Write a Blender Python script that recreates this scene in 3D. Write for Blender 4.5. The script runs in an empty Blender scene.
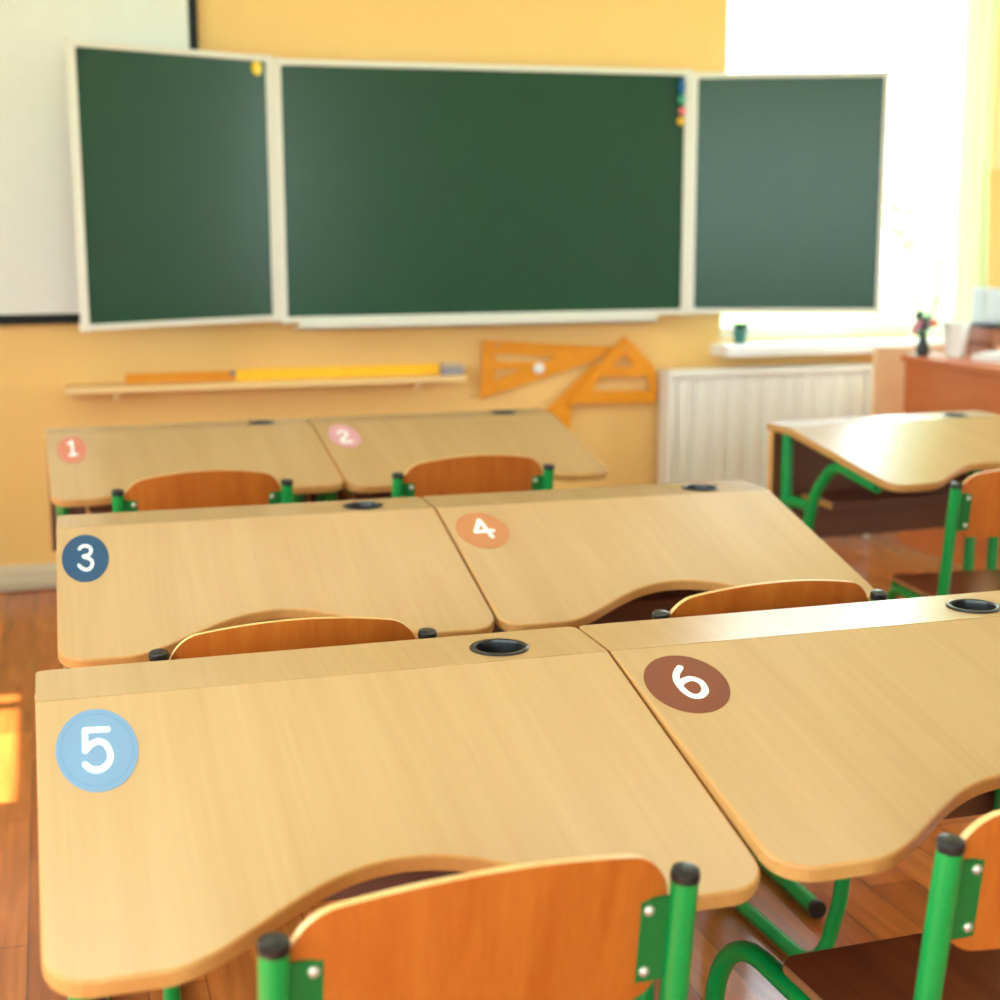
import bpy, bmesh, math, random
from mathutils import Vector, Matrix
random.seed(7)
SC = bpy.context.scene
COL = SC.collection
PI = math.pi

# ------------------------------------------------------------------ materials
def srgb(r, g, b):
    f = lambda c: (c/255/12.92) if c/255 <= .04045 else ((c/255+.055)/1.055)**2.4
    return (f(r), f(g), f(b), 1)

def mat(name, col, rough=.5, metal=0, spec=.5, noise=0, nscale=20, bump=0, coat=0):
    m = bpy.data.materials.new(name); m.use_nodes = True
    nt = m.node_tree; b = nt.nodes['Principled BSDF']
    b.inputs['Base Color'].default_value = col
    b.inputs['Roughness'].default_value = rough
    b.inputs['Metallic'].default_value = metal
    b.inputs['Specular IOR Level'].default_value = spec
    if coat:
        b.inputs['Coat Weight'].default_value = coat; b.inputs['Coat Roughness'].default_value = .15
    tc = nt.nodes.new('ShaderNodeTexCoord')
    n = nt.nodes.new('ShaderNodeTexNoise'); n.inputs['Scale'].default_value = nscale; n.inputs['Detail'].default_value = 5
    nt.links.new(tc.outputs['Object'], n.inputs['Vector'])
    r = nt.nodes.new('ShaderNodeMapRange')
    a = noise or .03
    r.inputs['To Min'].default_value = 1-a; r.inputs['To Max'].default_value = 1+a
    nt.links.new(n.outputs['Fac'], r.inputs['Value'])
    mx = nt.nodes.new('ShaderNodeVectorMath'); mx.operation = 'SCALE'
    mx.inputs[0].default_value = col[:3]
    nt.links.new(r.outputs['Result'], mx.inputs['Scale'])
    nt.links.new(mx.outputs['Vector'], b.inputs['Base Color'])
    if bump:
        bp = nt.nodes.new('ShaderNodeBump'); bp.inputs['Strength'].default_value = bump; bp.inputs['Distance'].default_value = .002
        nt.links.new(n.outputs['Fac'], bp.inputs['Height']); nt.links.new(bp.outputs['Normal'], b.inputs['Normal'])
    return m

def wood(name, c1, c2, rough=.35, scale=(16, 1.1, 16), spec=.5, fine=.35):
    m = bpy.data.materials.new(name); m.use_nodes = True
    nt = m.node_tree; b = nt.nodes['Principled BSDF']; L = nt.links.new
    tc = nt.nodes.new('ShaderNodeTexCoord'); oi = nt.nodes.new('ShaderNodeObjectInfo')
    add = nt.nodes.new('ShaderNodeVectorMath'); add.operation = 'ADD'
    sc = nt.nodes.new('ShaderNodeVectorMath'); sc.operation = 'SCALE'; sc.inputs[0].default_value = (7, 13, 5)
    L(oi.outputs['Random'], sc.inputs['Scale'])
    L(tc.outputs['Object'], add.inputs[0]); L(sc.outputs['Vector'], add.inputs[1])
    mp = nt.nodes.new('ShaderNodeMapping'); mp.inputs['Scale'].default_value = scale
    L(add.outputs['Vector'], mp.inputs['Vector'])
    n = nt.nodes.new('ShaderNodeTexNoise'); n.inputs['Scale'].default_value = 1; n.inputs['Detail'].default_value = 6; n.inputs['Distortion'].default_value = .6
    L(mp.outputs['Vector'], n.inputs['Vector'])
    mp2 = nt.nodes.new('ShaderNodeMapping'); mp2.inputs['Scale'].default_value = tuple(s*(9 if s > 5 else 3) for s in scale)
    L(add.outputs['Vector'], mp2.inputs['Vector'])
    n2 = nt.nodes.new('ShaderNodeTexNoise'); n2.inputs['Scale'].default_value = 1; n2.inputs['Detail'].default_value = 3
    L(mp2.outputs['Vector'], n2.inputs['Vector'])
    mm = nt.nodes.new('ShaderNodeMix'); mm.inputs[0].default_value = fine
    L(n.outputs['Fac'], mm.inputs[2]); L(n2.outputs['Fac'], mm.inputs[3])
    cr = nt.nodes.new('ShaderNodeValToRGB')
    cr.color_ramp.elements[0].position = .34; cr.color_ramp.elements[0].color = c1
    cr.color_ramp.elements[1].position = .66; cr.color_ramp.elements[1].color = c2
    L(mm.outputs[0], cr.inputs['Fac']); L(cr.outputs['Color'], b.inputs['Base Color'])
    b.inputs['Roughness'].default_value = rough; b.inputs['Specular IOR Level'].default_value = spec
    return m

def floor_mat():
    m = bpy.data.materials.new('laminate_floor'); m.use_nodes = True
    nt = m.node_tree; b = nt.nodes['Principled BSDF']; L = nt.links.new
    tc = nt.nodes.new('ShaderNodeTexCoord')
    rot = nt.nodes.new('ShaderNodeMapping'); rot.inputs['Rotation'].default_value = (0, 0, PI/2)
    L(tc.outputs['Object'], rot.inputs['Vector'])
    br = nt.nodes.new('ShaderNodeTexBrick')
    br.inputs['Scale'].default_value = 1; br.inputs['Brick Width'].default_value = .62; br.inputs['Row Height'].default_value = .1
    br.inputs['Mortar Size'].default_value = .0012; br.inputs['Mortar Smooth'].default_value = .3
    br.inputs['Color1'].default_value = srgb(196, 108, 48); br.inputs['Color2'].default_value = srgb(158, 80, 34)
    br.inputs['Mortar'].default_value = srgb(88, 44, 26)
    br.offset = .37
    L(rot.outputs['Vector'], br.inputs['Vector'])
    mp = nt.nodes.new('ShaderNodeMapping'); mp.inputs['Scale'].default_value = (26, 2.2, 1)
    L(tc.outputs['Object'], mp.inputs['Vector'])
    n = nt.nodes.new('ShaderNodeTexNoise'); n.inputs['Scale'].default_value = 1; n.inputs['Detail'].default_value = 7; n.inputs['Distortion'].default_value = 1.2
    L(mp.outputs['Vector'], n.inputs['Vector'])
    r = nt.nodes.new('ShaderNodeMapRange'); r.inputs['From Min'].default_value = .3; r.inputs['From Max'].default_value = .7
    r.inputs['To Min'].default_value = .72; r.inputs['To Max'].default_value = 1.18
    L(n.outputs['Fac'], r.inputs['Value'])
    mx = nt.nodes.new('ShaderNodeVectorMath'); mx.operation = 'SCALE'
    L(br.outputs['Color'], mx.inputs[0]); L(r.outputs['Result'], mx.inputs['Scale'])
    L(mx.outputs['Vector'], b.inputs['Base Color'])
    b.inputs['Roughness'].default_value = .18
    bp = nt.nodes.new('ShaderNodeBump'); bp.inputs['Strength'].default_value = .15; bp.inputs['Distance'].default_value = .002
    L(n.outputs['Fac'], bp.inputs['Height']); L(bp.outputs['Normal'], b.inputs['Normal'])
    return m

def emis(name, col, s):
    m = bpy.data.materials.new(name); m.use_nodes = True
    b = m.node_tree.nodes['Principled BSDF']
    b.inputs['Base Color'].default_value = col
    b.inputs['Emission Color'].default_value = col; b.inputs['Emission Strength'].default_value = s
    return m

def glass_mat():
    m = bpy.data.materials.new('window_glass'); m.use_nodes = True
    nt = m.node_tree; nt.nodes.clear(); L = nt.links.new
    o = nt.nodes.new('ShaderNodeOutputMaterial'); mx = nt.nodes.new('ShaderNodeMixShader')
    t = nt.nodes.new('ShaderNodeBsdfTransparent'); g = nt.nodes.new('ShaderNodeBsdfGlossy'); g.inputs['Roughness'].default_value = .02
    t.inputs['Color'].default_value = (.95, .98, .96, 1)
    lw = nt.nodes.new('ShaderNodeLayerWeight'); lw.inputs['Blend'].default_value = .5
    pw = nt.nodes.new('ShaderNodeMath'); pw.operation = 'POWER'; pw.inputs[1].default_value = 5
    f = nt.nodes.new('ShaderNodeMath'); f.operation = 'MULTIPLY_ADD'; f.inputs[1].default_value = .9; f.inputs[2].default_value = .03
    L(lw.outputs['Facing'], pw.inputs[0]); L(pw.outputs[0], f.inputs[0]); L(f.outputs[0], mx.inputs['Fac']); L(t.outputs[0], mx.inputs[1]); L(g.outputs[0], mx.inputs[2]); L(mx.outputs[0], o.inputs['Surface'])
    return m

def cloth_mat(name, col, trans, see):
    m = bpy.data.materials.new(name); m.use_nodes = True
    nt = m.node_tree; nt.nodes.clear(); L = nt.links.new
    o = nt.nodes.new('ShaderNodeOutputMaterial')
    d = nt.nodes.new('ShaderNodeBsdfDiffuse'); t = nt.nodes.new('ShaderNodeBsdfTranslucent'); p = nt.nodes.new('ShaderNodeBsdfTransparent')
    d.inputs['Color'].default_value = col; t.inputs['Color'].default_value = col
    a = nt.nodes.new('ShaderNodeMixShader'); a.inputs['Fac'].default_value = trans
    b = nt.nodes.new('ShaderNodeMixShader'); b.inputs['Fac'].default_value = see
    L(d.outputs[0], a.inputs[1]); L(t.outputs[0], a.inputs[2]); L(a.outputs[0], b.inputs[1]); L(p.outputs[0], b.inputs[2]); L(b.outputs[0], o.inputs['Surface'])
    return m

M = {}
M['top'] = wood('beech_laminate', srgb(186, 147, 101), srgb(195, 158, 113), .27)
M['edge'] = wood('beech_edge_band_shaded', srgb(186, 132, 72), srgb(198, 148, 86), .4)  # deeper orange than the tops: the shade on the edges is in the colour
M['edge_dark'] = wood('beech_edge_worn', srgb(206, 146, 84), srgb(222, 166, 100), .4)
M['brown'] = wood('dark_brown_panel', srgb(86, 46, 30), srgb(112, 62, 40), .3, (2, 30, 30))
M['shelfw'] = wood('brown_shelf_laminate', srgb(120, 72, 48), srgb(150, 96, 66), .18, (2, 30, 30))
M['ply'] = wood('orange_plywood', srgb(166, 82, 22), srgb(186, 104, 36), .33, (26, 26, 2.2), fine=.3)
M['seat'] = wood('shaded_seat_plywood', srgb(104, 52, 30), srgb(126, 66, 38), .2, (26, 2.2, 26))  # shade under the desks is put into this brown
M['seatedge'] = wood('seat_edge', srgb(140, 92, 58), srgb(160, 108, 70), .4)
M['plyedge'] = wood('plywood_edge', srgb(226, 172, 104), srgb(240, 196, 132), .4)
M['green'] = mat('green_enamel', srgb(0, 138, 62), .3)
M['bracket'] = mat('green_enamel_bracket', srgb(4, 104, 46), .4)
M['black'] = mat('black_plastic', srgb(26, 25, 26), .28)
M['blackin'] = mat('black_plastic_inside', srgb(20, 19, 20), .5)
M['steel'] = mat('zinc_bolt', srgb(205, 200, 190), .35, .7)
M['wall'] = mat('orange_wall_paint', srgb(241, 196, 124), .85, noise=.03, nscale=3, spec=.2)
M['sidewall'] = mat('pale_wall_paint', srgb(240, 238, 232), .85, noise=.03, nscale=3, spec=.2)
M['white'] = mat('white_paint', srgb(238, 236, 230), .5)
M['ceil'] = mat('ceiling_paint', srgb(245, 243, 238), .9)
M['floor'] = floor_mat()
M['base'] = mat('beige_baseboard', srgb(222, 206, 178), .45)
M['cable'] = mat('grey_cable_cover', srgb(196, 178, 156), .4)
M['chalk'] = mat('green_chalkboard', srgb(20, 66, 42), .27, noise=.06, nscale=6, spec=.4)
M['alu'] = mat('painted_board_frame', srgb(226, 220, 206), .4)
M['screen'] = mat('screen_fabric', srgb(232, 231, 224), .9, spec=.1)
M['scrblack'] = mat('screen_black_border', srgb(22, 26, 26), .8)
M['rad'] = mat('radiator_enamel', srgb(234, 230, 222), .4)
M['sill'] = mat('white_sill_plastic', srgb(244, 244, 242), .25)
M['oran'] = wood('orange_painted_wood', srgb(228, 140, 0), srgb(238, 152, 4), .5)
M['yellow'] = wood('yellow_painted_wood', srgb(252, 182, 6), srgb(255, 196, 20), .5)
M['pine'] = wood('pale_pine', srgb(236, 194, 130), srgb(244, 206, 148), .5, (1.2, 16, 16))
M['felt'] = mat('grey_felt', srgb(150, 146, 158), .9)
M['tdesk'] = wood('reddish_desk_laminate', srgb(196, 104, 56), srgb(210, 122, 68), .4, (2, 2, 18))
M['tdlight'] = wood('light_desk_laminate', srgb(232, 184, 140), srgb(240, 196, 152), .4)
M['glass'] = glass_mat()
M['sheer'] = cloth_mat('sheer_curtain_cloth', srgb(206, 226, 192), .6, .3)
M['cream'] = cloth_mat('cream_curtain_cloth', srgb(240, 222, 178), .4, .02)
M['lamp'] = emis('fill_lamp_diffuser', (.95, .98, 1, 1), 5.5)  # for the unseen ceiling lamps, added as fill
M['boardfill'] = emis('board_fill_diffuser', (.95, .98, 1, 1), 3)  # for the lamp added out of view to brighten the board wall
M['grass'] = mat('grass_ground', srgb(120, 150, 80), .9, noise=.2, nscale=4)
M['leaf'] = mat('tree_leaves', srgb(186, 212, 150), .7, noise=.2, nscale=4)
M['bark'] = mat('tree_bark', srgb(110, 84, 62), .9, noise=.2)
def plain(n, r, g, b, rough=.5): 
    M[n] = mat(n, srgb(r, g, b), rough); return M[n]
plain('magnet_yellow', 246, 206, 14, .3); plain('magnet_blue', 24, 92, 150, .3); plain('magnet_teal', 74, 168, 130, .3)
plain('magnet_pink', 238, 120, 124, .3); plain('magnet_amber', 232, 180, 50, .3)
plain('pot_dark', 40, 46, 44); plain('stem_green', 60, 98, 66); plain('petal_pink', 226, 150, 172); plain('petal_red', 240, 104, 98)
plain('petal_purple', 84, 56, 90); plain('cup_white', 236, 238, 236); plain('paper', 240, 240, 238, .8); plain('org_wood', 150, 84, 44)
plain('grey_plastic', 190, 194, 194); plain('teal_pot', 60, 120, 110)

# ------------------------------------------------------------------ mesh helpers
def obj(name, bm, m, parent=None, smooth=False, loc=None, rot=None, kind=None):
    me = bpy.data.meshes.new(name); bmesh.ops.recalc_face_normals(bm, faces=bm.faces)
    bm.to_mesh(me); bm.free()
    ms = m if isinstance(m, (list, tuple)) else [m]
    for x in ms: me.materials.append(x)
    o = bpy.data.objects.new(name, me); COL.objects.link(o)
    if smooth:
        for p in me.polygons: p.use_smooth = True
        try: me.set_sharp_from_angle(angle=math.radians(38))
        except Exception: pass
    if parent: o.parent = parent
    if loc is not None: o.location = loc
    if rot is not None: o.rotation_euler = rot
    if kind: o['kind'] = kind
    return o

def tag(o, label, cat, group=None):
    o['label'] = label; o['category'] = cat
    if group: o['group'] = group
    return o

def thing(name, label, cat, loc=(0, 0, 0), rz=0, group=None):
    o = bpy.data.objects.new(name, None); COL.objects.link(o)
    o.location = loc; o.rotation_euler = (0, 0, rz); o.empty_display_size = .1
    return tag(o, label, cat, group)

def box(bm, a, b, bev=0, mi=0, seg=2):
    x0, y0, z0 = [min(a[i], b[i]) for i in range(3)]; x1, y1, z1 = [max(a[i], b[i]) for i in range(3)]
    vs = [bm.verts.new(p) for p in ((x0,y0,z0),(x1,y0,z0),(x1,y1,z0),(x0,y1,z0),(x0,y0,z1),(x1,y0,z1),(x1,y1,z1),(x0,y1,z1))]
    fs = [bm.faces.new([vs[i] for i in f]) for f in ((0,3,2,1),(4,5,6,7),(0,1,5,4),(1,2,6,5),(2,3,7,6),(3,0,4,7))]
    for f in fs: f.material_index = mi
    if bev:
        es = {e for f in fs for e in f.edges}
        r = bmesh.ops.bevel(bm, geom=list(es), offset=bev, segments=seg, affect='EDGES', profile=.5)
        for f in r['faces']: f.material_index = mi
    return bm

def B(a, b, bev=0):
    return box(bmesh.new(), a, b, bev)

def fillet(pts, rad, n=7):
    P = [Vector(p) for p in pts]; out = [P[0]]
    for i in range(1, len(P)-1):
        a, b, c = P[i-1], P[i], P[i+1]
        u = (a-b); v = (c-b); lu, lv = u.length, v.length; u.normalize(); v.normalize()
        ang = u.angle(v)
        if ang > PI-.02: out.append(b); continue
        d = min(rad/math.tan(ang/2), lu*.49, lv*.49); rr = d*math.tan(ang/2)
        cen = b+(u+v).normalized()*(rr/math.sin(ang/2))
        s = b+u*d-cen; e = b+v*d-cen; tot = s.angle(e)
        for k in range(n+1):
            t = k/n
            w = (s*math.sin((1-t)*tot)+e*math.sin(t*tot))/max(math.sin(tot), 1e-6)
            out.append(cen+w)
    out.append(P[-1]); return out

def tube(bm, pts, r, rad=0, seg=14, cap=True):
    P = fillet(pts, rad) if rad else [Vector(p) for p in pts]
    rings = []; T0 = (P[1]-P[0]).normalized()
    N = T0.orthogonal().normalized()
    for i, p in enumerate(P):
        T = (P[min(i+1, len(P)-1)]-P[max(i-1, 0)]).normalized()
        N = (N-T*N.dot(T)).normalized(); Bn = T.cross(N)
        rings.append([bm.verts.new(p+(N*math.cos(2*PI*k/seg)+Bn*math.sin(2*PI*k/seg))*r) for k in range(seg)])
    for a, b in zip(rings, rings[1:]):
        for k in range(seg): bm.faces.new((a[k], a[(k+1) % seg], b[(k+1) % seg], b[k]))
    if cap: bm.faces.new(rings[0][::-1]); bm.faces.new(rings[-1])
    return bm

def lathe(bm, prof, c=(0, 0, 0), seg=28, mi=0):
    rings = []
    for r, z in prof:
        rings.append([bm.verts.new((c[0]+r*math.cos(2*PI*k/seg), c[1]+r*math.sin(2*PI*k/seg), c[2]+z)) for k in range(seg)])
    for a, b in zip(rings, rings[1:]):
        for k in range(seg):
            bm.faces.new((a[k], a[(k+1) % seg], b[(k+1) % seg], b[k])).material_index = mi
    bm.faces.new(rings[0][::-1]).material_index = mi; bm.faces.new(rings[-1]).material_index = mi
    return bm

def slab(bm, outline, z0, z1, bev=.004, mi_top=0, mi_side=1, hinge=None):
    """outline (x, y) extruded z0..z1 with eased top and bottom edges"""
    n = len(outline); O = [Vector((x, y)) for x, y in outline]
    area = sum(O[i].x*O[(i+1) % n].y-O[(i+1) % n].x*O[i].y for i in range(n))
    if area < 0: O.reverse()
    def off(d):
        R = []
        for i in range(n):
            a, b, c = O[i-1], O[i], O[(i+1) % n]
            n1 = Vector(((b-a).y, -(b-a).x)).normalized(); n2 = Vector(((c-b).y, -(c-b).x)).normalized()
            m = (n1+n2).normalized(); R.append(b-m*(d*.2 if hinge and hinge(b) else d)/max(m.dot(n1), .5))
        return R
    e = bev
    layers = [(off(e), z0), (off(e*.3), z0+e*.3), (off(0), z0+e), (off(0), z1-e), (off(e*.3), z1-e*.3), (off(e), z1)]
    rings = [[bm.verts.new((p.x, p.y, z)) for p in R] for R, z in layers]
    for a, b in zip(rings, rings[1:]):
        for k in range(n):
            top = hinge and hinge(O[k]) and hinge(O[(k+1) % n])
            bm.faces.new((a[k], a[(k+1) % n], b[(k+1) % n], b[k])).material_index = mi_top if top else mi_side
    bm.faces.new(rings[0][::-1]).material_index = mi_side
    bm.faces.new(rings[-1]).material_index = mi_top
    return bm

def arc(cx, cy, r, a0, a1, n=6):
    return [(cx+r*math.cos(math.radians(a0+(a1-a0)*k/n)), cy+r*math.sin(math.radians(a0+(a1-a0)*k/n))) for k in range(n+1)]

def smoothpath(pts, n=6):
    P = [Vector(p) for p in pts]; out = []
    for i in range(len(P)-1):
        p0, p1, p2, p3 = P[max(i-1, 0)], P[i], P[i+1], P[min(i+2, len(P)-1)]
        for k in range(n):
            t = k/n
            out.append(.5*((2*p1)+(p2-p0)*t+(2*p0-5*p1+4*p2-p3)*t*t+(3*p1-p0-3*p2+p3)*t**3))
    out.append(P[-1]); return out

def plate(outer, holes, y0, y1, flat=False):
    """flat board with cut-outs: outline in the wall plane (x, z), or lying flat (x, y) with flat=True"""
    from mathutils.geometry import tessellate_polygon
    loops = [outer]+holes
    tris = tessellate_polygon([[Vector((x, z, 0)) for x, z in l] for l in loops])
    pts = [p for l in loops for p in l]
    P = (lambda x, d, z: (x, z, d)) if flat else (lambda x, d, z: (x, d, z))
    bm = bmesh.new()
    a = [bm.verts.new(P(x, y0, z)) for x, z in pts]; b = [bm.verts.new(P(x, y1, z)) for x, z in pts]
    for t in tris:
        try: bm.faces.new([a[i] for i in t]); bm.faces.new([b[i] for i in reversed(t)])
        except ValueError: pass
    k = 0
    for l in loops:
        n = len(l)
        for i in range(n): bm.faces.new((a[k+i], a[k+(i+1) % n], b[k+(i+1) % n], b[k+i]))
        k += n
    bmesh.ops.recalc_face_normals(bm, faces=bm.faces); bm.normal_update()
    return bm

# ------------------------------------------------------------------ desk
W, S, D, TH, HT = .70, .127, .4868, .020, .76
def s_curve(x):           # depth of the belly cut at a fraction x of the width
    if x < .15 or x > .85: return 0
    u = min(x-.15, .85-x)/.35
    return .118*(1-(1-u)**2.4)*(u*u*(3-2*u))**.45 if u > 0 else 0

STICK = {
1: ((0.0619,0.1306),(0.03731,-0.00332,0.00527,0.10862),[[(-0.262,-0.396),(-0.033,-0.594),(0.033,0.396)],[(-0.18,0.414),(0.262,0.378)]],0.165,0),
2: ((0.0659,0.1135),(0.04157,-0.00148,-0.00073,0.09301),[[(-0.338,-0.24),(-0.118,-0.378),(0.083,-0.387),(0.225,-0.247),(0.18,-0.053),(-0.026,0.129),(-0.246,0.267),(-0.347,0.435),(-0.252,0.528),(0.287,0.498)]],0.18,1),
3: ((0.0482,0.1293),(0.03950,-0.00271,0.00579,0.09424),[[(-0.26,-0.359),(-0.149,-0.47),(0.041,-0.486),(0.2,-0.406),(0.232,-0.248),(0.137,-0.105),(-0.086,-0.035),(0.137,0.038),(0.279,0.165),(0.295,0.308),(0.2,0.467),(0.041,0.514),(-0.117,0.467),(-0.26,0.34)]],0.133,1),
4: ((0.0623,0.1136),(0.04945,-0.00228,-0.00211,0.07956),[[(0.23,0.412),(0.085,-0.557),(-0.293,0.08),(0.392,0.081)]],0.16,0),
5: ((0.0635,0.1127),(0.04343,-0.00384,0.00826,0.08360),[[(0.255,-0.472),(-0.304,-0.441),(-0.287,0.058)],[(-0.287,0.058),(-0.136,-0.101),(0.038,-0.168),(0.212,-0.087),(0.319,0.145),(0.27,0.348),(0.125,0.478),(-0.049,0.516),(-0.194,0.464),(-0.281,0.391)]],0.145,2),
6: ((0.0627,0.1010),(0.05278,-0.00859,0.00167,0.07277),[[(0.058,-0.545),(-0.121,-0.334),(-0.208,-0.091),(-0.194,0.163),(-0.107,0.384),(0.034,0.475),(0.199,0.439),(0.338,0.286),(0.359,0.057),(0.267,-0.079),(0.109,-0.131),(-0.1,-0.045),(-0.19,0.06)]],0.165,1),
}
SCOL = {1: ((206, 122, 100), (196, 130, 100), 'salmon'), 2: ((214, 154, 166), (208, 150, 156), 'pink'), 3: ((30, 74, 112), (30, 62, 90), 'dark blue'),
        4: ((196, 128, 82), (172, 104, 66), 'tan'), 5: ((118, 150, 182), (80, 134, 166), 'light blue'), 6: ((124, 58, 24), (104, 46, 24), 'brown')}
mat_num = mat('sticker_white_print', srgb(252, 252, 250), .5)

def sticker(root, n, loc, t):
    (cx, cv), A, strokes, w, curved = STICK[n]
    F = lambda u, v: (cx+A[0]*u+A[1]*v, -(cv+A[2]*u+A[3]*v))
    face, rim, cname = SCOL[n]
    bm = bmesh.new()
    slab(bm, [F(math.cos(2*PI*k/64), math.sin(2*PI*k/64)) for k in range(64)], .0002, .0007, .0001, 0, 0)
    st = obj('number_sticker', bm, mat('sticker_face', srgb(*face), .5, spec=.3), root, loc=loc, rot=(t, 0, 0))
    st['label'] = f'{cname} round sticker printed with a white number {n}'
    bm = bmesh.new(); r0, r1 = .862, .880
    if n in (1, 2): r0, r1 = .9, 1.0
    ring = [[bm.verts.new((*F(r*math.cos(2*PI*k/64), r*math.sin(2*PI*k/64)), .00085)) for k in range(64)] for r in (r0, r1)]
    for k in range(64): bm.faces.new((ring[0][k], ring[0][(k+1) % 64], ring[1][(k+1) % 64], ring[1][k]))
    obj('sticker_ring', bm, mat('sticker_rim', srgb(*rim), .45), st)
    bm = bmesh.new(); z = .0010; h = w/2
    for si, sk in enumerate(strokes):
        path = smoothpath([(a, b, 0) for a, b in sk]) if (curved == 1 or (curved == 2 and si == 1)) else [Vector((a, b, 0)) for a, b in sk]
        for a, b in zip(path, path[1:]):
            d = (b-a).normalized(); nn = Vector((-d.y, d.x, 0))*h
            bm.faces.new([bm.verts.new((*F(q.x, q.y), z)) for q in (a+nn, b+nn, b-nn, a-nn)])
            z += .000002
        for a in path:
            bm.faces.new([bm.verts.new((*F(a.x+h*math.cos(2*PI*k/16), a.y+h*math.sin(2*PI*k/16)), z)) for k in range(16)])
            z += .000002
    obj('numeral', bm, mat_num, st)

def make_desk(n, x0, y0, th, t, label, skid=-.50, inset=(.032, .645)):
    root = thing('school_desk', label, 'desk', (x0, y0, 0), th, 'single school desks with tilted tops')
    # fixed strip at the back with a round hole for the holder
    r = .012; hc = (.572, -.073); hr = .0335
    out = arc(W-r, -r, r, 0, 90)+arc(r, -r, r, 90, 180)+[(0, -S+.0008), (W, -S+.0008)]
    hole = [(hc[0]+hr*math.cos(2*PI*k/40), hc[1]+hr*math.sin(2*PI*k/40)) for k in range(40)]
    bm = plate(out, [hole], HT-TH, HT, flat=True)
    for f in bm.faces:
        f.material_index = 0 if abs(f.normal.z) > .5 or f.calc_center_median().y < -S+.01 else 1
    obj('back_strip', bm, [M['top'], M['edge']], root)
    bm = bmesh.new(); rr = .0385
    lathe(bm, [(.001, -.052), (.029, -.052), (.0315, -.046), (.0325, -.004), (.0325, .0002), (rr, .0004), (rr, .0016), (rr-.002, .0030), (rr-.005, .0034), (rr-.0075, .0024), (rr-.0085, -.002), (.0290, -.044), (.0275, -.049), (.001, -.049)], (hc[0], hc[1], HT), 40)
    obj('cup_holder', bm, M['black'], root, smooth=True)
    # tilted writing top with the belly cut
    bm = bmesh.new(); rc = .045; front = []; N = 72
    for k in range(N+1):
        x = k/N
        if x*W < rc or (1-x)*W < rc: continue
        front.append((x*W, -(D-s_curve(x))))
    out = [(W, -.0008), (0, -.0008)]+arc(rc, -(D-rc), rc, 180, 270)+front+arc(W-rc, -(D-rc), rc, 270, 360)
    slab(bm, out, -TH, 0, .0032, hinge=lambda p: p.y > -.002)
    loc = (0, -S, HT)
    obj('writing_top', bm, [M['top'], M['edge']], root, loc=loc, rot=(t, 0, 0))
    if n: sticker(root, n, loc, t)
    # modesty panel at the back and the narrow book shelf
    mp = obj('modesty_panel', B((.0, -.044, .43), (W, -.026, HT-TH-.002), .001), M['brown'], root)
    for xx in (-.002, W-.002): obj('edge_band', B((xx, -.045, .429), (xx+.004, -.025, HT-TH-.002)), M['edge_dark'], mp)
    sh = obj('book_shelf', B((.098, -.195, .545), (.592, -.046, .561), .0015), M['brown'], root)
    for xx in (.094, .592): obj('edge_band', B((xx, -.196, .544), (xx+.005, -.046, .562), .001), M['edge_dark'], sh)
    # tubular legs
    zt = lambda y: HT-TH-max(0, -y-S)*math.tan(t)        # underside of the top
    for x in inset:
        l = obj('back_leg', tube(bmesh.new(), [(x, -.070, .012), (x, -.070, HT-TH-.004)], .016), M['green'], root, smooth=True)
        sk = obj('floor_skid', tube(bmesh.new(), [(x, -.02, .018), (x, skid, .018)], .016), M['green'], root, smooth=True)
        for yy in (-.02, skid): obj('foot_cap', tube(bmesh.new(), [(x, yy-.006, .018), (x, yy+.006, .018)], .0175), M['black'], sk)
        za = lambda y: zt(y)-.022
        ar = obj('arched_support', tube(bmesh.new(), [(x, -.17, .02), (x, -.175, .47), (x, -.215, .60), (x, -.31, za(-.31)), (x, -.40, za(-.40)), (x, -.50, za(-.50))], .0155, .20), M['green'], root, smooth=True)
        obj('short_connector', tube(bmesh.new(), [(x, -.070, .555), (x, -.19, .555)], .0155), M['green'], root, smooth=True)
    return root

DK = {5: (-.0399, 1.867, .0033, .2307), 6: (-.0399+.7041, 1.8693, .0033, .2002), 3: (-.007, 2.9081, -.016, .2393), 4: (-.007+.7041, 2.897, -.016, .2361),
      1: (-.0274, 4.2084, .013, .1907), 2: (-.0274+.7041, 4.2176, .013, .2063)}
for n in (1, 2, 3, 4, 5, 6):
    make_desk(n, *DK[n], f'beech-topped school desk with the {SCOL[n][2]} number {n} sticker on its tilted top')
make_desk(0, 1.870, 3.731, .06, .165, 'beech-topped school desk without a sticker, in front of the radiator and teacher desk', skid=-.33)

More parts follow.
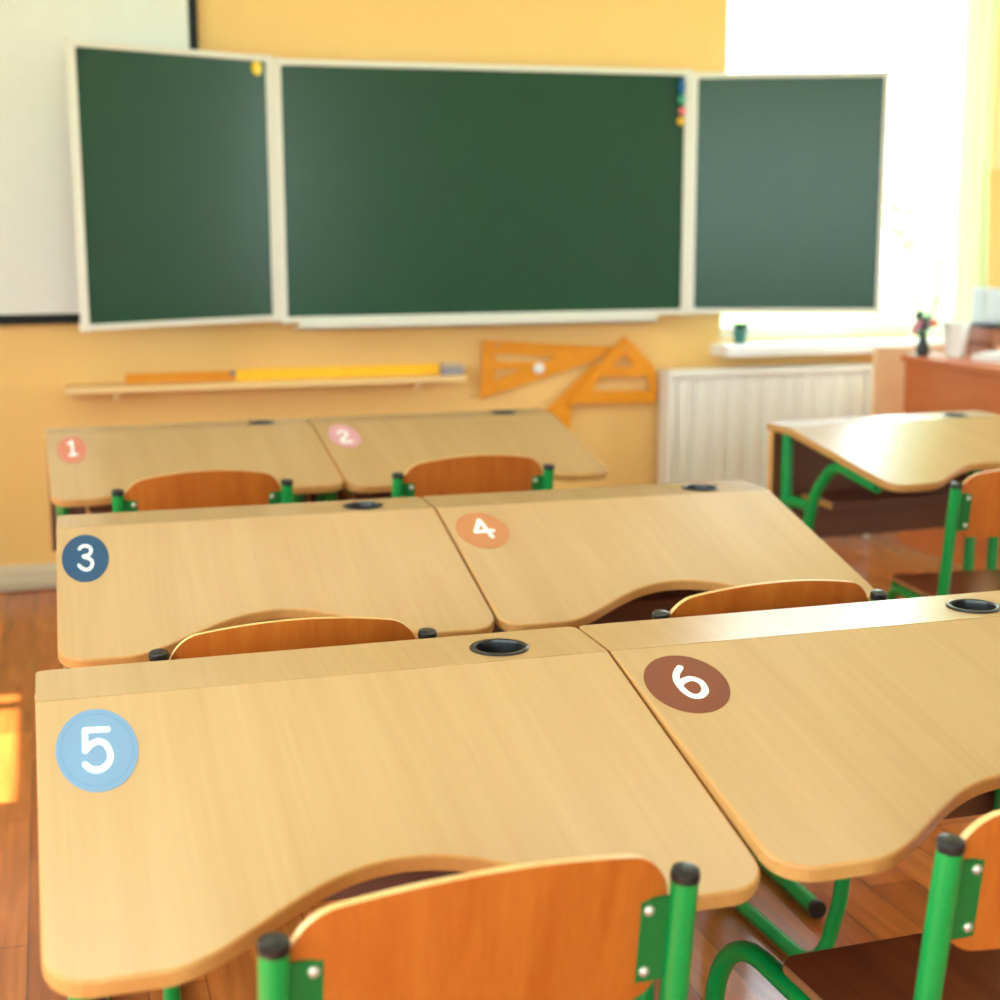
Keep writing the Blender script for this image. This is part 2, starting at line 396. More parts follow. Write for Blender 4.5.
# ------------------------------------------------------------------ chair
def make_chair(label, group, fy=.515, rad=.13):
    root = thing('school_chair', label, 'chair', group=group)
    pw, zt, ln = .190, .716, math.tan(math.radians(8))
    yz = lambda z: (zt-z)*ln
    for s in (-1, 1):
        x = s*pw; xi_ = s*.174
        p = obj('side_frame', tube(bmesh.new(), [(x, 0, zt), (x, yz(.16), .16), (xi_, yz(0)+.01, .0135), (xi_, fy, .0135), (xi_, fy, .403), (xi_, yz(.403)+.012, .403)], .0132, rad, 18), M['green'], root, smooth=True)
        bm = bmesh.new()
        prof = [(.0137, -.0065), (.0141, -.005), (.0141, .000), (.0130, .0035), (.009, .0052), (.001, .0056)]
        lathe(bm, prof, seg=20)
        bm.transform(Matrix.Translation((x, 0, zt)) @ Matrix.Rotation(math.atan(ln), 4, 'X'))
        obj('tube_cap', bm, M['black'], p, smooth=True)
        # bracket plate with two bolts
        z0, z1 = .606, .694
        bm = bmesh.new(); xi = x-s*.010; xo = x-s*.044
        pts = [(xi, z0), (xo, z0), (xo, z1), (xi, z1)]
        a = [bm.verts.new((px, yz(pz)+.000, pz)) for px, pz in pts]; b = [bm.verts.new((px, yz(pz)+.005, pz)) for px, pz in pts]
        bm.faces.new(a); bm.faces.new(b[::-1])
        for k in range(4): bm.faces.new((a[k], a[(k+1) % 4], b[(k+1) % 4], b[k]))
        bmesh.ops.bevel(bm, geom=list(bm.edges), offset=.0015, segments=2, affect='EDGES')
        br = obj('back_bracket', bm, M['bracket'], root)
        for zz in (.619, .683):
            t = bmesh.new(); lathe(t, [(.0052, 0), (.0052, .002), (.0035, .004), (.0008, .0046)], seg=14)
            t.transform(Matrix.Translation((x-s*.034, yz(zz)+.0002, zz)) @ Matrix.Rotation(PI/2, 4, 'X'))
            obj('bolt', t, M['steel'], br, smooth=True)
    # curved plywood backrest
    bm = bmesh.new(); hw = .1775; NX = 56
    def corner(d, r):           # rounding of a corner of radius r at distance d from the end
        return 0 if d >= r else r-math.sqrt(max(0, r*r-(r-d)**2))
    def topz(u): return .731+.024*(1-u*u)-corner((1-abs(u))*hw, .042)
    def botz(u): return .590+corner((1-abs(u))*hw, .036)*.95
    cols = []
    for k in range(NX+1):
        u = -1+2*k/NX; u = math.sin(u*PI/2)*.7+u*.3
        xx = u*hw; yc = .006-.019*(1-u*u)
        cols.append([(xx, yz(botz(u)+(topz(u)-botz(u))*j/8)+yc, botz(u)+(topz(u)-botz(u))*j/8) for j in range(9)])
    tk = .0095
    f = [[bm.verts.new(p) for p in c] for c in cols]
    g = [[bm.verts.new((p[0], p[1]+tk, p[2])) for p in c] for c in cols]
    for i in range(NX):
        for j in range(8):
            bm.faces.new((f[i][j], f[i+1][j], f[i+1][j+1], f[i][j+1])); bm.faces.new((g[i][j], g[i][j+1], g[i+1][j+1], g[i+1][j]))
        bm.faces.new((f[i][8], f[i+1][8], g[i+1][8], g[i][8])).material_index = 1
        bm.faces.new((f[i][0], g[i][0], g[i+1][0], f[i+1][0])).material_index = 1
    for c in (0, NX):
        for j in range(8): bm.faces.new((f[c][j], f[c][j+1], g[c][j+1], g[c][j])).material_index = 1
    obj('backrest', bm, [M['ply'], M['plyedge']], root, smooth=True)
    # plywood seat, its colour darkened for the shade under the desk
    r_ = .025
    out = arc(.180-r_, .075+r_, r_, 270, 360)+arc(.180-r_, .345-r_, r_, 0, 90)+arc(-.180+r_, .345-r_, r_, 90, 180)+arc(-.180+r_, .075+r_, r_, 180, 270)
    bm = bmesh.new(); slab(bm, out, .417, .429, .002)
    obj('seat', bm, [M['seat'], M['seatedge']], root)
    obj('seat_rail', tube(bmesh.new(), [(-.174, .33, .403), (.174, .33, .403)], .011), M['green'], root, smooth=True)
    obj('seat_rail', tube(bmesh.new(), [(-.174, .09, .403), (.174, .09, .403)], .011), M['green'], root, smooth=True)
    return root

def copy_thing(r, loc, rz, label):
    c = r.copy(); COL.objects.link(c); c.location = loc; c.rotation_euler = (0, 0, rz); c['label'] = label
    for ch in list(r.children):
        k = ch.copy(); COL.objects.link(k); k.parent = c
        for g in list(ch.children):
            q = g.copy(); COL.objects.link(q); q.parent = k
    return c
CH = [((.338, 1.171), .078, 5), ((.985, 1.178), .03, 6), ((.309, 2.050), -.008, 3), ((1.0515, 2.053), .040, 4),
      ((.314, 3.404), .057, 1), ((.958, 3.436), .03, 2), ((2.128, 2.892), -.10, 0)]
chair = make_chair('', 'school chairs with green tubes')
for i, ((x, y), rz, n) in enumerate(CH):
    if n: lab = f'orange plywood school chair with green tube frame at the desk with sticker {n}'
    else: lab = 'orange plywood school chair with green tube frame at the desk without a sticker'
    if i == 0:
        chair.location = (x, y, 0); chair.rotation_euler = (0, 0, rz); chair['label'] = lab
    elif n: copy_thing(chair, (x, y, 0), rz, lab)
    else:
        c2 = make_chair(lab, 'school chairs with green tubes', .34, .06); c2.location = (x, y, 0); c2.rotation_euler = (0, 0, rz)

# ------------------------------------------------------------------ room shell
YB, XL, XR, YR, HC = 5.60, -1.30, 4.70, -3.6, 2.95
obj('floor', B((XL-.2, YR-.2, -.1), (XR+.2, YB+.2, 0)), M['floor'], kind='structure')
obj('ceiling', B((XL-.2, YR-.2, HC), (XR+.2, YB+.2, HC+.1)), M['ceil'], kind='structure')
WX0, WX1, WZ0, WZ1 = 2.595, 3.765, .83, 2.62
bm = B((XL-.2, YB, 0), (WX0, YB+.25, HC)); box(bm, (WX1, YB, 0), (XR+.2, YB+.25, HC))
box(bm, (WX0, YB, 0), (WX1, YB+.25, WZ0)); box(bm, (WX0, YB, WZ1), (WX1, YB+.25, HC))
obj('wall_back', bm, M['wall'], kind='structure')
RW_ADDED = [(3.2, 4.5)]  # unseen right-wall window, added to light the back wall
RZ0, RZ1 = .85, 2.60
bm = bmesh.new(); ys = [YR]+[v for a in RW_ADDED for v in a]+[YB]
for a, b in zip(ys[0::2], ys[1::2]): box(bm, (XR, a, 0), (XR+.2, b, HC))
for a, b in RW_ADDED: box(bm, (XR, a, 0), (XR+.2, b, RZ0)); box(bm, (XR, a, RZ1), (XR+.2, b, HC))
obj('wall_right', bm, M['sidewall'], kind='structure')
BW_ADDED = [(-1.1, .45), (.65, 2.2)]  # made-up rear windows for frontal light and sheen on the right wing
bm = bmesh.new(); ys = [XL-.2]+[v for a in BW_ADDED for v in a]+[XR+.2]
for a, b in zip(ys[0::2], ys[1::2]): box(bm, (a, YR-.2, 0), (b, YR, HC))
for a, b in BW_ADDED: box(bm, (a, YR-.2, 0), (b, YR, RZ0)); box(bm, (a, YR-.2, RZ1), (b, YR, HC))
obj('wall_rear', bm, M['sidewall'], kind='structure')
LW = [(-2.9, -1.7), (-1.4, .4), (.65, 2.35), (3.42, 4.36)]
LZ0, LZ1 = .85, 2.38
bm = bmesh.new(); ys = [YR]+[v for a in LW for v in a]+[YB]
for a, b in zip(ys[0::2], ys[1::2]): box(bm, (XL-.2, a, 0), (XL, b, HC))
for a, b in LW: box(bm, (XL-.2, a, 0), (XL, b, LZ0)); box(bm, (XL-.2, a, LZ1), (XL, b, HC))
obj('wall_left', bm, M['sidewall'], kind='structure')

def window(n, axis, fix, a0, a1, z0, z1, nm, sg=1):
    P = (lambda u, d, z: (u, fix+d*sg, z)) if axis == 'x' else (lambda u, d, z: (fix-d*sg, u, z))
    fw = .05
    bm = B(P(a0, .09, z0), P(a0+fw, .15, z1)); box(bm, P(a1-fw, .09, z0), P(a1, .15, z1))
    box(bm, P(a0+fw, .09, z0), P(a1-fw, .15, z0+fw)); box(bm, P(a0+fw, .09, z1-fw), P(a1-fw, .15, z1))
    for k in range(1, nm+1):
        u = a0+(a1-a0)*(k/(nm+1) if n != 5 else .84); box(bm, P(u-.035, .09, z0+fw), P(u+.035, .15, z1-fw))
    o = obj(f'window_{n}', bm, M['sill'], kind='structure')
    obj('glass_pane', B(P(a0+.02, .118, z0+.02), P(a1-.02, .124, z1-.02)), M['glass'], o)
window(1, 'x', YB, WX0, WX1, WZ0, WZ1, 0)
for i, (a, b) in enumerate(LW): window(i+2, 'y', XL, a, b, LZ0, LZ1, 1)
for i, (a, b) in enumerate(RW_ADDED): window(i+6, 'y', XR, a, b, RZ0, RZ1, 1, -1)  # added window, out of view
for i, (a, b) in enumerate(BW_ADDED): window(i+7, 'x', YR, a, b, RZ0, RZ1, 1, -1)  # added rear windows, out of view
obj('trim_1', B((2.555, 5.44, .776), (3.79, YB+.09, .822), .008), M['sill'], kind='structure')       # window sill board
bm = B((XL, YB-.016, .018), (4.7, YB, .090), .004); box(bm, (XL, YB-.022, .060), (4.7, YB, .072), .004)
obj('baseboard_back', bm, M['base'], kind='structure')
obj('trim_2', tube(bmesh.new(), [(XL, 5.574, .011), (-.5, 5.572, .011), (-.2, 5.560, .011), (.2, 5.572, .011), (4.6, 5.574, .011)], .010, .3), M['cable'], smooth=True, kind='structure')
obj('baseboard_left', B((XL, YR, 0), (XL+.016, YB-.03, .09), .004), M['base'], kind='structure')
obj('ground', B((-30, -30, -1.3), (40, 60, -1.2)), M['grass'], kind='structure')

# ------------------------------------------------------------------ chalkboard
cb = thing('chalkboard', 'green three-leaf chalkboard with white frame on the orange wall', 'chalkboard', (1.60, 5.52, 0))
def leaf(name, p0, p1, z0, z1):
    """one framed leaf whose front face runs from p0 to p1 (left to right seen from the class)"""
    a = Vector((*p0, 0)); b = Vector((*p1, 0)); w = (b-a).length; ang = math.atan2(b.y-a.y, b.x-a.x)
    f = .021
    loc = a-Vector((1.60, 5.52, 0))
    o = obj(name, B((f*.6, .004, z0+f*.6), (w-f*.6, .020, z1-f*.6)), M['chalk'], cb, loc=loc, rot=(0, 0, ang))
    bm = B((0, -.004, z0), (f, .026, z1), .003); box(bm, (w-f, -.004, z0), (w, .026, z1), .003)
    box(bm, (f, -.004, z0), (w-f, .026, z0+f), .003); box(bm, (f, -.004, z1-f), (w-f, .026, z1), .003)
    obj('leaf_frame', bm, M['alu'], o)
    for cx in (0, w):
        for cz in (z0, z1):
            obj('corner_piece', B((cx-.003 if cx == 0 else cx-.025, -.006, cz-.003 if cz == z0 else cz-.025), (cx+.025 if cx == 0 else cx+.003, .027, cz+.025 if cz == z0 else cz+.003), .003), M['alu'], o)
leaf('center_leaf', (.812, 5.510), (2.405, 5.510), .946, 1.876)
leaf('wing_leaf', (.107, 5.169), (.797, 5.500), .955, 1.883)
leaf('wing_leaf', (2.414, 5.508), (3.112, 5.245), .948, 1.866)
bm = B((.86, 5.425, .925), (2.25, 5.520, .934), .002); box(bm, (.86, 5.425, .925), (2.25, 5.430, .952), .002)
bmesh.ops.translate(bm, verts=bm.verts, vec=(-1.6, -5.52, 0))
obj('chalk_ledge', bm, M['alu'], cb)
for x in (.804, 2.410):
    obj('hinge', tube(bmesh.new(), [(x-1.6, -.010, .955), (x-1.6, -.010, 1.868)], .010), M['alu'], cb, smooth=True)
for x in (1.0, 2.2): obj('wall_bracket', B((x-1.6-.03, .012, 1.2), (x-1.6+.03, YB-5.522, 1.6)), M['alu'], cb)

def magnet(m, x, y, z, r, ang, label, long=0):
    bm = bmesh.new()
    lathe(bm, [(r, 0), (r, .006), (r*.85, .010), (.002, .011)], seg=24)
    bm.transform(Matrix.Diagonal((1, 1+long, 1, 1)))
    bm.transform(Matrix.Translation((x, y, z)) @ Matrix.Rotation(ang, 4, 'Z') @ Matrix.Rotation(PI/2, 4, 'X'))
    tag(obj('board_magnet', bm, m, smooth=True), label, 'magnet', 'magnets on the chalkboard')
magnet(M['magnet_yellow'], .742, 5.480, 1.838, .020, .446, 'yellow oval magnet at the top right of the left chalkboard wing', .25)
magnet(M['magnet_blue'], 2.366, 5.503, 1.812, .014, 0, 'dark blue long magnet at top right of the middle chalkboard', 1.3)
magnet(M['magnet_teal'], 2.366, 5.503, 1.764, .015, 0, 'teal round magnet under the blue one on the middle chalkboard')
magnet(M['magnet_pink'], 2.370, 5.503, 1.722, .014, 0, 'pink round magnet between the teal and amber ones on the chalkboard')
magnet(M['magnet_amber'], 2.366, 5.503, 1.684, .016, 0, 'amber yellow magnet lowest of the column on the middle chalkboard')

# projection screen
ps = thing('projection_screen', 'white projection screen with black border beside the chalkboard', 'projection screen', (-.35, 5.57, 0))
obj('screen_fabric', B((-.75, -.004, .992), (.872, .0, 2.75)), M['screen'], ps)
bm = B((.872, -.004, .965), (.905, .0, 2.75)); box(bm, (-.79, -.004, .965), (.872, .0, .992)); box(bm, (-.79, -.004, .992), (-.75, .0, 2.75))
obj('screen_border', bm, M['scrblack'], ps)
obj('bottom_bar', tube(bmesh.new(), [(-.80, -.004, .964), (.907, -.004, .964)], .008), M['scrblack'], ps, smooth=True)
obj('screen_case', B((-.85, -.06, 2.74), (.94, .025, 2.84), .01), M['white'], ps)

# ------------------------------------------------------------------ things on the back wall
ws = thing('wall_shelf', 'narrow pale wooden shelf on the orange wall under the chalkboard', 'shelf', (.765, 5.53, 0))
obj('board', B((-.727, -.07, .716), (.727, .07, .737), .003), M['pine'], ws)
for x in (-.55, .55): obj('shelf_bracket', B((x-.012, -.04, .690), (x+.012, .07, .716)), M['pine'], ws)
bm = B((.640, 5.520, .738), (1.405, 5.532, .780), .0015)
tag(obj('ruler', bm, M['yellow']), 'bright yellow wooden ruler lying on the right half of the wall shelf', 'ruler')
pt = thing('wooden_pointer', 'orange-yellow wooden pointer with a small metal knob on the wall shelf', 'pointer', (.30, 5.545, .738))
bm = B((-.05, -.008, 0), (.47, .004, .018), .002); box(bm, (-.05, .006, .018), (.36, .014, .036), .002); box(bm, (-.05, .004, 0), (.36, .014, .018))
obj('stick', bm, M['oran'], pt)
bm = bmesh.new(); lathe(bm, [(.010, 0), (.012, .008), (.008, .016), (.001, .018)], (.332, -.002, .0185), 16)
obj('knob', bm, M['felt'], pt, smooth=True)
be = thing('board_eraser', 'grey felt board eraser at the right end of the wall shelf', 'eraser', (1.452, 5.52, .738))
obj('felt_pad', B((-.045, -.02, 0), (.045, .02, .026), .004), M['felt'], be)
obj('eraser_back', B((-.045, -.02, .027), (.045, .02, .045), .004), plain('eraser_wood', 196, 170, 140), be)

sq = thing('set_square', 'orange set square with a white knob hanging left of the other board tools', 'set square', (1.8, 5.59, .74))
TA = lambda L: [(x-1.8, z-.74) for x, z in L]
obj('wooden_plate', plate(TA([(1.591, .860), (2.129, .821), (2.037, .763), (1.578, .633)]), [TA([(1.639, .808), (1.888, .787), (1.846, .769), (1.639, .778)]), TA([(1.639, .744), (1.752, .748), (1.643, .701)])], -.016, -.008), M['oran'], sq)
bm = bmesh.new(); lathe(bm, [(.020, 0), (.022, .010), (.016, .018), (.002, .020)], seg=20)
bm.transform(Matrix.Translation((.014, -.016, .006)) @ Matrix.Rotation(PI/2, 4, 'X')); obj('handle_knob', bm, M['cup_white'], sq, smooth=True)
obj('hanging_hook', tube(bmesh.new(), [(-.15, .010, .10), (-.15, -.02, .10)], .004), M['steel'], sq)
tr = thing('set_square', 'orange triangular set square with two cut-outs hanging beside the radiator', 'set square', (2.166, 5.575, .74))
TB = lambda L: [(x-2.166, z-.74) for x, z in L]
obj('wooden_plate', plate(TB([(2.166, .866), (2.290, .745), (2.303, .690), (2.306, .650), (2.306, .594), (1.930, .603), (2.021, .712)]), [TB([(2.167, .795), (2.210, .738), (2.117, .741)]), TB([(2.063, .707), (2.266, .701), (2.284, .644), (2.034, .650)])], -.018, -.009), M['oran'], tr)
obj('hanging_hook', tube(bmesh.new(), [(0, .025, .075), (0, -.022, .075)], .004), M['steel'], tr)
cp = thing('board_compass', 'orange wooden leg of a board tool with slanted foot, behind the triangular set square', 'board compass', (2.0, 5.575, .63))
obj('wooden_leg', plate([(x-2.0, z-.63) for x, z in [(2.045, .759), (2.100, .720), (1.955, .604), (1.943, .489), (1.847, .576)]], [], -.006, .004), M['oran'], cp)
obj('hanging_hook', tube(bmesh.new(), [(.055, .025, .11), (.055, -.006, .11)], .003), M['steel'], cp)

# radiator
rd = thing('radiator', 'white ribbed panel radiator under the window', 'radiator', (2.77, 5.515, 0))
bm = bmesh.new(); NR = 11; X0, X1 = -.42, .43
for k in range(NR):
    a = X0+(X1-X0)*k/NR; b = X0+(X1-X0)*(k+1)/NR
    box(bm, (a+.010, -.040, .14), (b-.010, -.026, .690), .010)
box(bm, (X0, -.032, .12), (X1, -.02, .70))
obj('ribbed_panel', bm, M['rad'], rd)
obj('rear_panel', B((X0, .02, .12), (X1, .032, .70), .004), M['rad'], rd)
obj('top_grille', B((X0-.035, -.055, .700), (X1+.03, .055, .728), .006), M['rad'], rd)
for x in (X0-.032, X1+.001): obj('side_panel', B((x, -.05, .11), (x+.03, .05, .700), .004), M['rad'], rd)
for x in (-.3, .3): obj('wall_bracket', B((x-.02, .03, .3), (x+.02, YB-5.517, .62)), M['rad'], rd)
tube_bm = tube(bmesh.new(), [(X1+.05, .0, 0), (X1+.05, .0, .66), (X1+.028, .0, .66)], .011, .02)
obj('supply_pipe', tube_bm, M['rad'], rd, smooth=True)

fp = thing('flower_pot', 'small dark teal pot with a plant at the left end of the window sill', 'potted plant', (2.665, 5.56, .822))
bm = bmesh.new(); lathe(bm, [(.022, 0), (.030, .045), (.033, .046), (.033, .056), (.026, .056), (.024, .046), (.002, .046)], seg=20); obj('pot', bm, M['teal_pot'], fp, smooth=True)
bm = bmesh.new()
for k in range(14):
    a = k*2.4; L = .035+.02*random.random(); c, s = math.cos(a), math.sin(a)
    v = [bm.verts.new(p) for p in ((c*.004, s*.004, .046), (c*L*.6-s*.010, s*L*.6+c*.010, .075), (c*L, s*L, .078+.02*random.random()), (c*L*.6+s*.010, s*L*.6-c*.010, .073))]
    bm.faces.new(v)
obj('leaves', bm, M['stem_green'], fp)

# ------------------------------------------------------------------ curtains
def curtain(x0, x1, z0, z1, y, amp, waves, edge=None):
    bm = bmesh.new(); NX, NZ = 90, 24; g = []
    for i in range(NX+1):
        u = i/NX; c = []
        for j in range(NZ+1):
            v = j/NZ; z = z0+(z1-z0)*v
            xa, xb = edge(v) if edge else (x0, x1)
            a = amp*(1-.35*v)
            c.append(bm.verts.new((xa+(xb-xa)*u, y+a*math.sin(u*waves*2*PI+.6*math.sin(3*v)), z)))
        g.append(c)
    for i in range(NX):
        for j in range(NZ): bm.faces.new((g[i][j], g[i+1][j], g[i+1][j+1], g[i][j+1]))
    return bm
def sheer_edge(v):
    return (3.40+.05*v, 3.770-.03*math.sin(v*PI)*.6-.02*v)
tag(obj('sheer_curtain', curtain(3.42, 3.76, .84, 2.66, 5.50, .020, 7, sheer_edge), M['sheer'], smooth=True), 'white sheer curtain gathered at the right side of the window', 'curtain')
tag(obj('cream_curtain', curtain(3.735, 4.25, 1.515, 2.66, 5.545, .018, 5), M['cream'], smooth=True), 'cream curtain ending high above the teacher desk, right of the sheer one', 'curtain')
cr = thing('curtain_rail', 'white curtain rail above the window', 'curtain rail', (3.1, 5.52, 2.68))
obj('rail', tube(bmesh.new(), [(-.65, 0, 0), (1.3, 0, 0)], .012), M['white'], cr, smooth=True)
for x in (-.5, 1.2): obj('rail_bracket', B((x-.01, -.005, -.01), (x+.01, .08, .01)), M['white'], cr)

# ------------------------------------------------------------------ teacher desk and what stands on it
td = thing('teacher_desk', 'reddish brown teacher desk with pale end panel in front of the radiator', 'desk', (3.5, 4.6, 0))
XP = 3.158
obj('front_panel', B((XP-3.5, 3.95-4.6, .06), (XP-3.5+.018, 5.122-4.6, .775), .001), M['tdesk'], td)
obj('end_panel', B((3.030-3.5, 5.124-4.6, .42), (3.90-3.5, 5.146-4.6, .830), .002), M['tdlight'], td)
obj('end_panel', B((3.16-3.5, 3.93-4.6, 0), (3.90-3.5, 3.949-4.6, .775), .002), M['tdesk'], td)
obj('desktop', B((3.138-3.5, 3.90-4.6, .776), (3.92-3.5, 5.122-4.6, .800), .003), M['tdesk'], td)
obj('drawer_unit', B((3.50-3.5, 3.98-4.6, .25), (3.88-3.5, 4.40-4.6, .770), .002), M['tdesk'], td)
TZ = .8005
pl = thing('flower_vase', 'dark vase of pink and purple flowers on the teacher desk by the window', 'vase', (3.172, 5.03, TZ))
bm = bmesh.new(); lathe(bm, [(.018, 0), (.026, .012), (.024, .035), (.014, .062), (.017, .075), (.012, .074), (.010, .06), (.001, .058)], seg=24)
obj('vase_body', bm, M['pot_dark'], pl, smooth=True)
bm = bmesh.new(); tips = [(-.035, .01, .20), (-.012, 0, .155), (-.03, -.01, .12), (.05, .0, .215), (.035, -.01, .115), (-.045, 0, .09), (.012, .01, .13), (-.022, .005, .145), (.002, -.012, .105), (-.030, .0, .105)]
for t in tips: tube(bm, smoothpath([(0, 0, .06), (t[0]*.4, t[1]*.4, .06+(t[2]-.06)*.6), t], 5), .003, seg=6)
for k in range(16):
    a = random.random()*6.28; r = .03+.025*random.random(); z = .08+.09*random.random(); c, s = math.cos(a), math.sin(a)
    bm.faces.new([bm.verts.new(p) for p in ((c*.006, s*.006, z-.02), (c*r*.6-s*.007, s*r*.6+c*.007, z), (c*r, s*r, z+.02), (c*r*.6+s*.007, s*r*.6-c*.007, z))])
obj('stems', bm, M['stem_green'], pl)
for t, m, r in zip(tips, ['petal_pink', 'petal_purple', 'petal_pink', 'grey_plastic', 'petal_red', 'petal_pink', 'petal_purple', 'petal_purple', 'petal_purple', 'petal_pink'], [.018, .021, .022, .017, .030, .022, .020, .024, .024, .026]):
    bm = bmesh.new()
    for k in range(9):
        a = k*2*PI/9; c, s = math.cos(a), math.sin(a)
        bm.faces.new([bm.verts.new((t[0]+p[0], t[1]+p[1], t[2]+p[2])) for p in ((0, 0, -.004), (c*r*.6-s*r*.3, s*r*.6+c*r*.3, r*.5), (c*r, s*r, r*.3), (c*r*.6+s*r*.3, s*r*.6-c*r*.3, r*.5))])
    bmesh.ops.create_icosphere(bm, subdivisions=1, radius=r*.62, matrix=Matrix.Translation((t[0], t[1], t[2]+r*.3)))
    obj('blossom', bm, M[m], pl)
bm = bmesh.new(); lathe(bm, [(.034, 0), (.036, .004), (.050, .125), (.052, .128), (.049, .126), (.034, .006), (.001, .005)], (3.262, 4.95, TZ), 32)
tag(obj('plastic_cup', bm, M['cup_white'], smooth=True), 'white tapered cup between the flower vase and the desk organizer', 'cup')
og = thing('desk_organizer', 'brown wooden organizer box with black top on the teacher desk', 'organizer', (3.48, 4.93, TZ))
bm = B((-.135, -.09, .048), (.16, .09, .056), .001); box(bm, (-.135, -.09, .046), (-.127, .09, .110)); box(bm, (.152, -.09, .046), (.16, .09, .110)); box(bm, (-.127, .078, .056), (.152, .086, .110)); box(bm, (-.127, -.08, .056), (.152, -.072, .108))
for x in (-.12, .14): box(bm, (x-.01, -.08, 0), (x+.01, .08, .048))
obj('wooden_case', bm, M['org_wood'], og)
obj('black_lid', B((-.140, -.094, .111), (.165, .094, .124), .003), M['black'], og)
bb = tag(obj('storage_box', B((3.345, 4.90, TZ+.1255), (3.425, 4.99, TZ+.255), .006), M['grey_plastic']), 'light grey box standing on the black organizer lid', 'box')
for i, (x, y, rz, lab) in enumerate([(3.36, 4.70, .15, 'stack of white papers lying in front of the organizer on the teacher desk'), (3.215, 5.085, -.1, 'loose white sheets at the window end of the teacher desk')]):
    bm = B((-.10 if i == 0 else -.06, -.13 if i == 0 else -.03, 0), (.10 if i == 0 else .07, .13 if i == 0 else .03, .022 if i == 0 else .004))
    if i == 0: box(bm, (-.08, -.14, .0221), (.11, .11, .030))
    tag(obj('paper_stack', bm, M['paper'], loc=(x, y, TZ), rot=(0, 0, rz)), lab, 'papers')

# ------------------------------------------------------------------ outside: trees beyond the window
def tree(x, y, h, r, label, seed):
    random.seed(seed)
    t = thing('tree', label, 'tree', (x, y, -1.2), 0, 'trees outside the window')
    obj('trunk', tube(bmesh.new(), [(0, 0, 0), (.05, 0, h*.3), (0, .05, h*.75)], .09), M['bark'], t, smooth=True)
    bm = bmesh.new()
    for k in range(900):
        a, b, c = random.gauss(0, 1), random.gauss(0, 1), random.gauss(0, 1); q = math.sqrt(a*a+b*b+c*c); rr = r*random.random()**.35
        p = Vector((a/q*rr, b/q*rr, c/q*rr*.9+h*.75)); d = Vector((random.gauss(0, 1), random.gauss(0, 1), random.gauss(0, 1))).normalized(); e = d.orthogonal().normalized(); g = d.cross(e)
        s = .09+.05*random.random()
        bm.faces.new([bm.verts.new(p+e*s*i*1.3+g*s*j) for i, j in ((-1, 0), (0, -.5), (1, 0), (0, .5))])
    obj('foliage', bm, M['leaf'], t)
tree(8.36, 13.0, 3.5, .55, 'pale green tree seen through the window behind the sheer curtain', 3)

# ------------------------------------------------------------------ added fill lamps, out of view
FILL_LAMPS = [(-.3, 2.85, 'nearest the left windows'), (1.6, 2.85, 'middle one of the row'), (3.5, 2.85, 'nearest the right wall')]  # unseen, added as fill light over the desks and wall
for x, y, w_ in FILL_LAMPS:
    l = thing('ceiling_fill_lamp', f'added white rectangular ceiling fill lamp, {w_}', 'lamp', (x, y, HC), 0, 'added ceiling fill lamps')
    obj('housing', B((-.62, -.16, -.06), (.62, .16, 0), .005), M['white'], l)
    obj('diffuser', B((-.58, -.13, -.075), (.58, .13, -.061), .004), M['lamp'], l)

l = thing('board_fill_lamp', 'long white added fill lamp hung from the ceiling in front of the chalkboard', 'lamp', (1.5, 4.75, 2.66), 0)  # unseen, added to brighten the back wall
BL = obj('housing', B((-1.3, -.07, .0), (1.3, .07, .05), .005), M['white'], l)
obj('diffuser', B((-1.27, -.06, -.03), (1.27, .06, -.001), .01), M['boardfill'], l)
for x in (-.9, .9): obj('suspension_rod', tube(bmesh.new(), [(x, 0, .05), (x, 0, HC-2.66)], .006), M['white'], l)

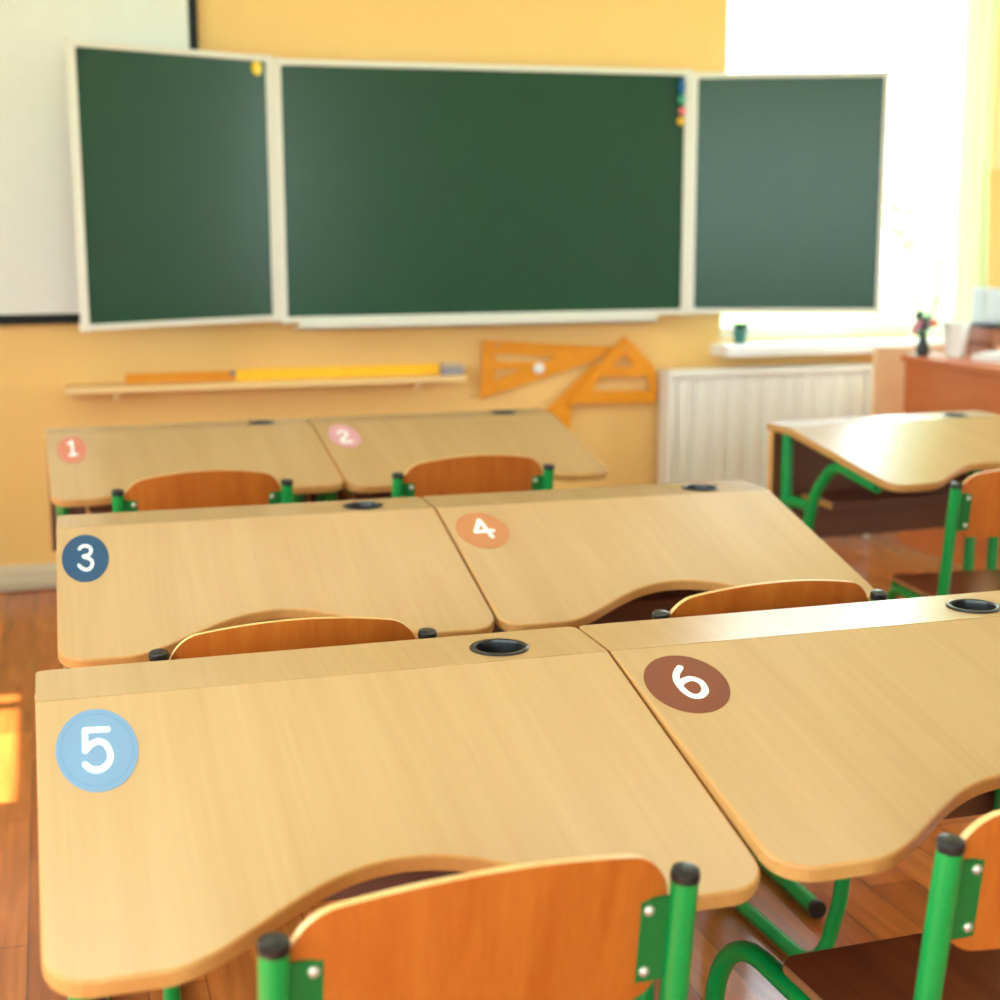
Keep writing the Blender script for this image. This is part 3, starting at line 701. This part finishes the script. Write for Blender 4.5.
# ------------------------------------------------------------------ light
wd = bpy.data.worlds.new('sky'); SC.world = wd; wd.use_nodes = True
nt = wd.node_tree; bg = nt.nodes['Background']
tc = nt.nodes.new('ShaderNodeTexCoord'); sx = nt.nodes.new('ShaderNodeSeparateXYZ'); nt.links.new(tc.outputs['Generated'], sx.inputs[0])
cr_ = nt.nodes.new('ShaderNodeValToRGB'); nt.links.new(sx.outputs['Z'], cr_.inputs['Fac'])
cr_.color_ramp.elements[0].color = (.80, .91, 1, 1); cr_.color_ramp.elements[1].color = (.66, .82, 1, 1)
nt.links.new(cr_.outputs['Color'], bg.inputs['Color']); bg.inputs['Strength'].default_value = 12.0
sun = bpy.data.lights.new('sun', 'SUN'); sun.energy = 32; sun.angle = math.radians(.53); sun.color = (1, .93, .8)
so = bpy.data.objects.new('sun', sun); COL.objects.link(so)
so.rotation_euler = Vector((1.360, -.02, -2.38)).to_track_quat('-Z', 'Y').to_euler()
def portal(loc, direction, sx_, sy_):
    l = bpy.data.lights.new('window_daylight', 'AREA'); l.shape = 'RECTANGLE'; l.size = sx_; l.size_y = sy_; l.cycles.is_portal = True
    o = bpy.data.objects.new('window_daylight', l); COL.objects.link(o); o.location = loc
    o.rotation_euler = Vector(direction).to_track_quat('-Z', 'Z').to_euler()
portal(((WX0+WX1)/2, YB+.22, (WZ0+WZ1)/2), (0, -1, 0), WX1-WX0, WZ1-WZ0)
for a, b in RW_ADDED: portal((XR+.18, (a+b)/2, (RZ0+RZ1)/2), (-1, 0, 0), b-a, RZ1-RZ0)
for a, b in BW_ADDED: portal(((a+b)/2, YR-.18, (RZ0+RZ1)/2), (0, 1, 0), b-a, RZ1-RZ0)
for a, b in LW: portal((XL-.18, (a+b)/2, (LZ0+LZ1)/2), (1, 0, 0), b-a, LZ1-LZ0)

# ------------------------------------------------------------------ camera
cam = bpy.data.cameras.new('camera'); co = bpy.data.objects.new('camera', cam); COL.objects.link(co); SC.camera = co
R, U, Bk = Vector((.958357, -.285553, -.003352)), Vector((.054596, .171684, .983638)), Vector((-.280305, -.94286, .180125))
mw = Matrix((R, U, Bk)).transposed().to_4x4(); mw.translation = (0, 0, 1.29699); co.matrix_world = mw
cam.sensor_width = 36; cam.sensor_fit = 'HORIZONTAL'; cam.lens = 1505.1/1000*36; cam.clip_start = .05
cam.dof.use_dof = True; cam.dof.focus_distance = 2.0; cam.dof.aperture_fstop = 3.8

SC.view_settings.view_transform = 'Standard'; SC.view_settings.look = 'None'; SC.view_settings.gamma = 1
SC.view_settings.use_curve_mapping = False; SC.view_settings.exposure = -.02
SC.cycles.use_denoising = True
SC.cycles.max_bounces = 10; SC.cycles.diffuse_bounces = 6; SC.cycles.sample_clamp_indirect = 6
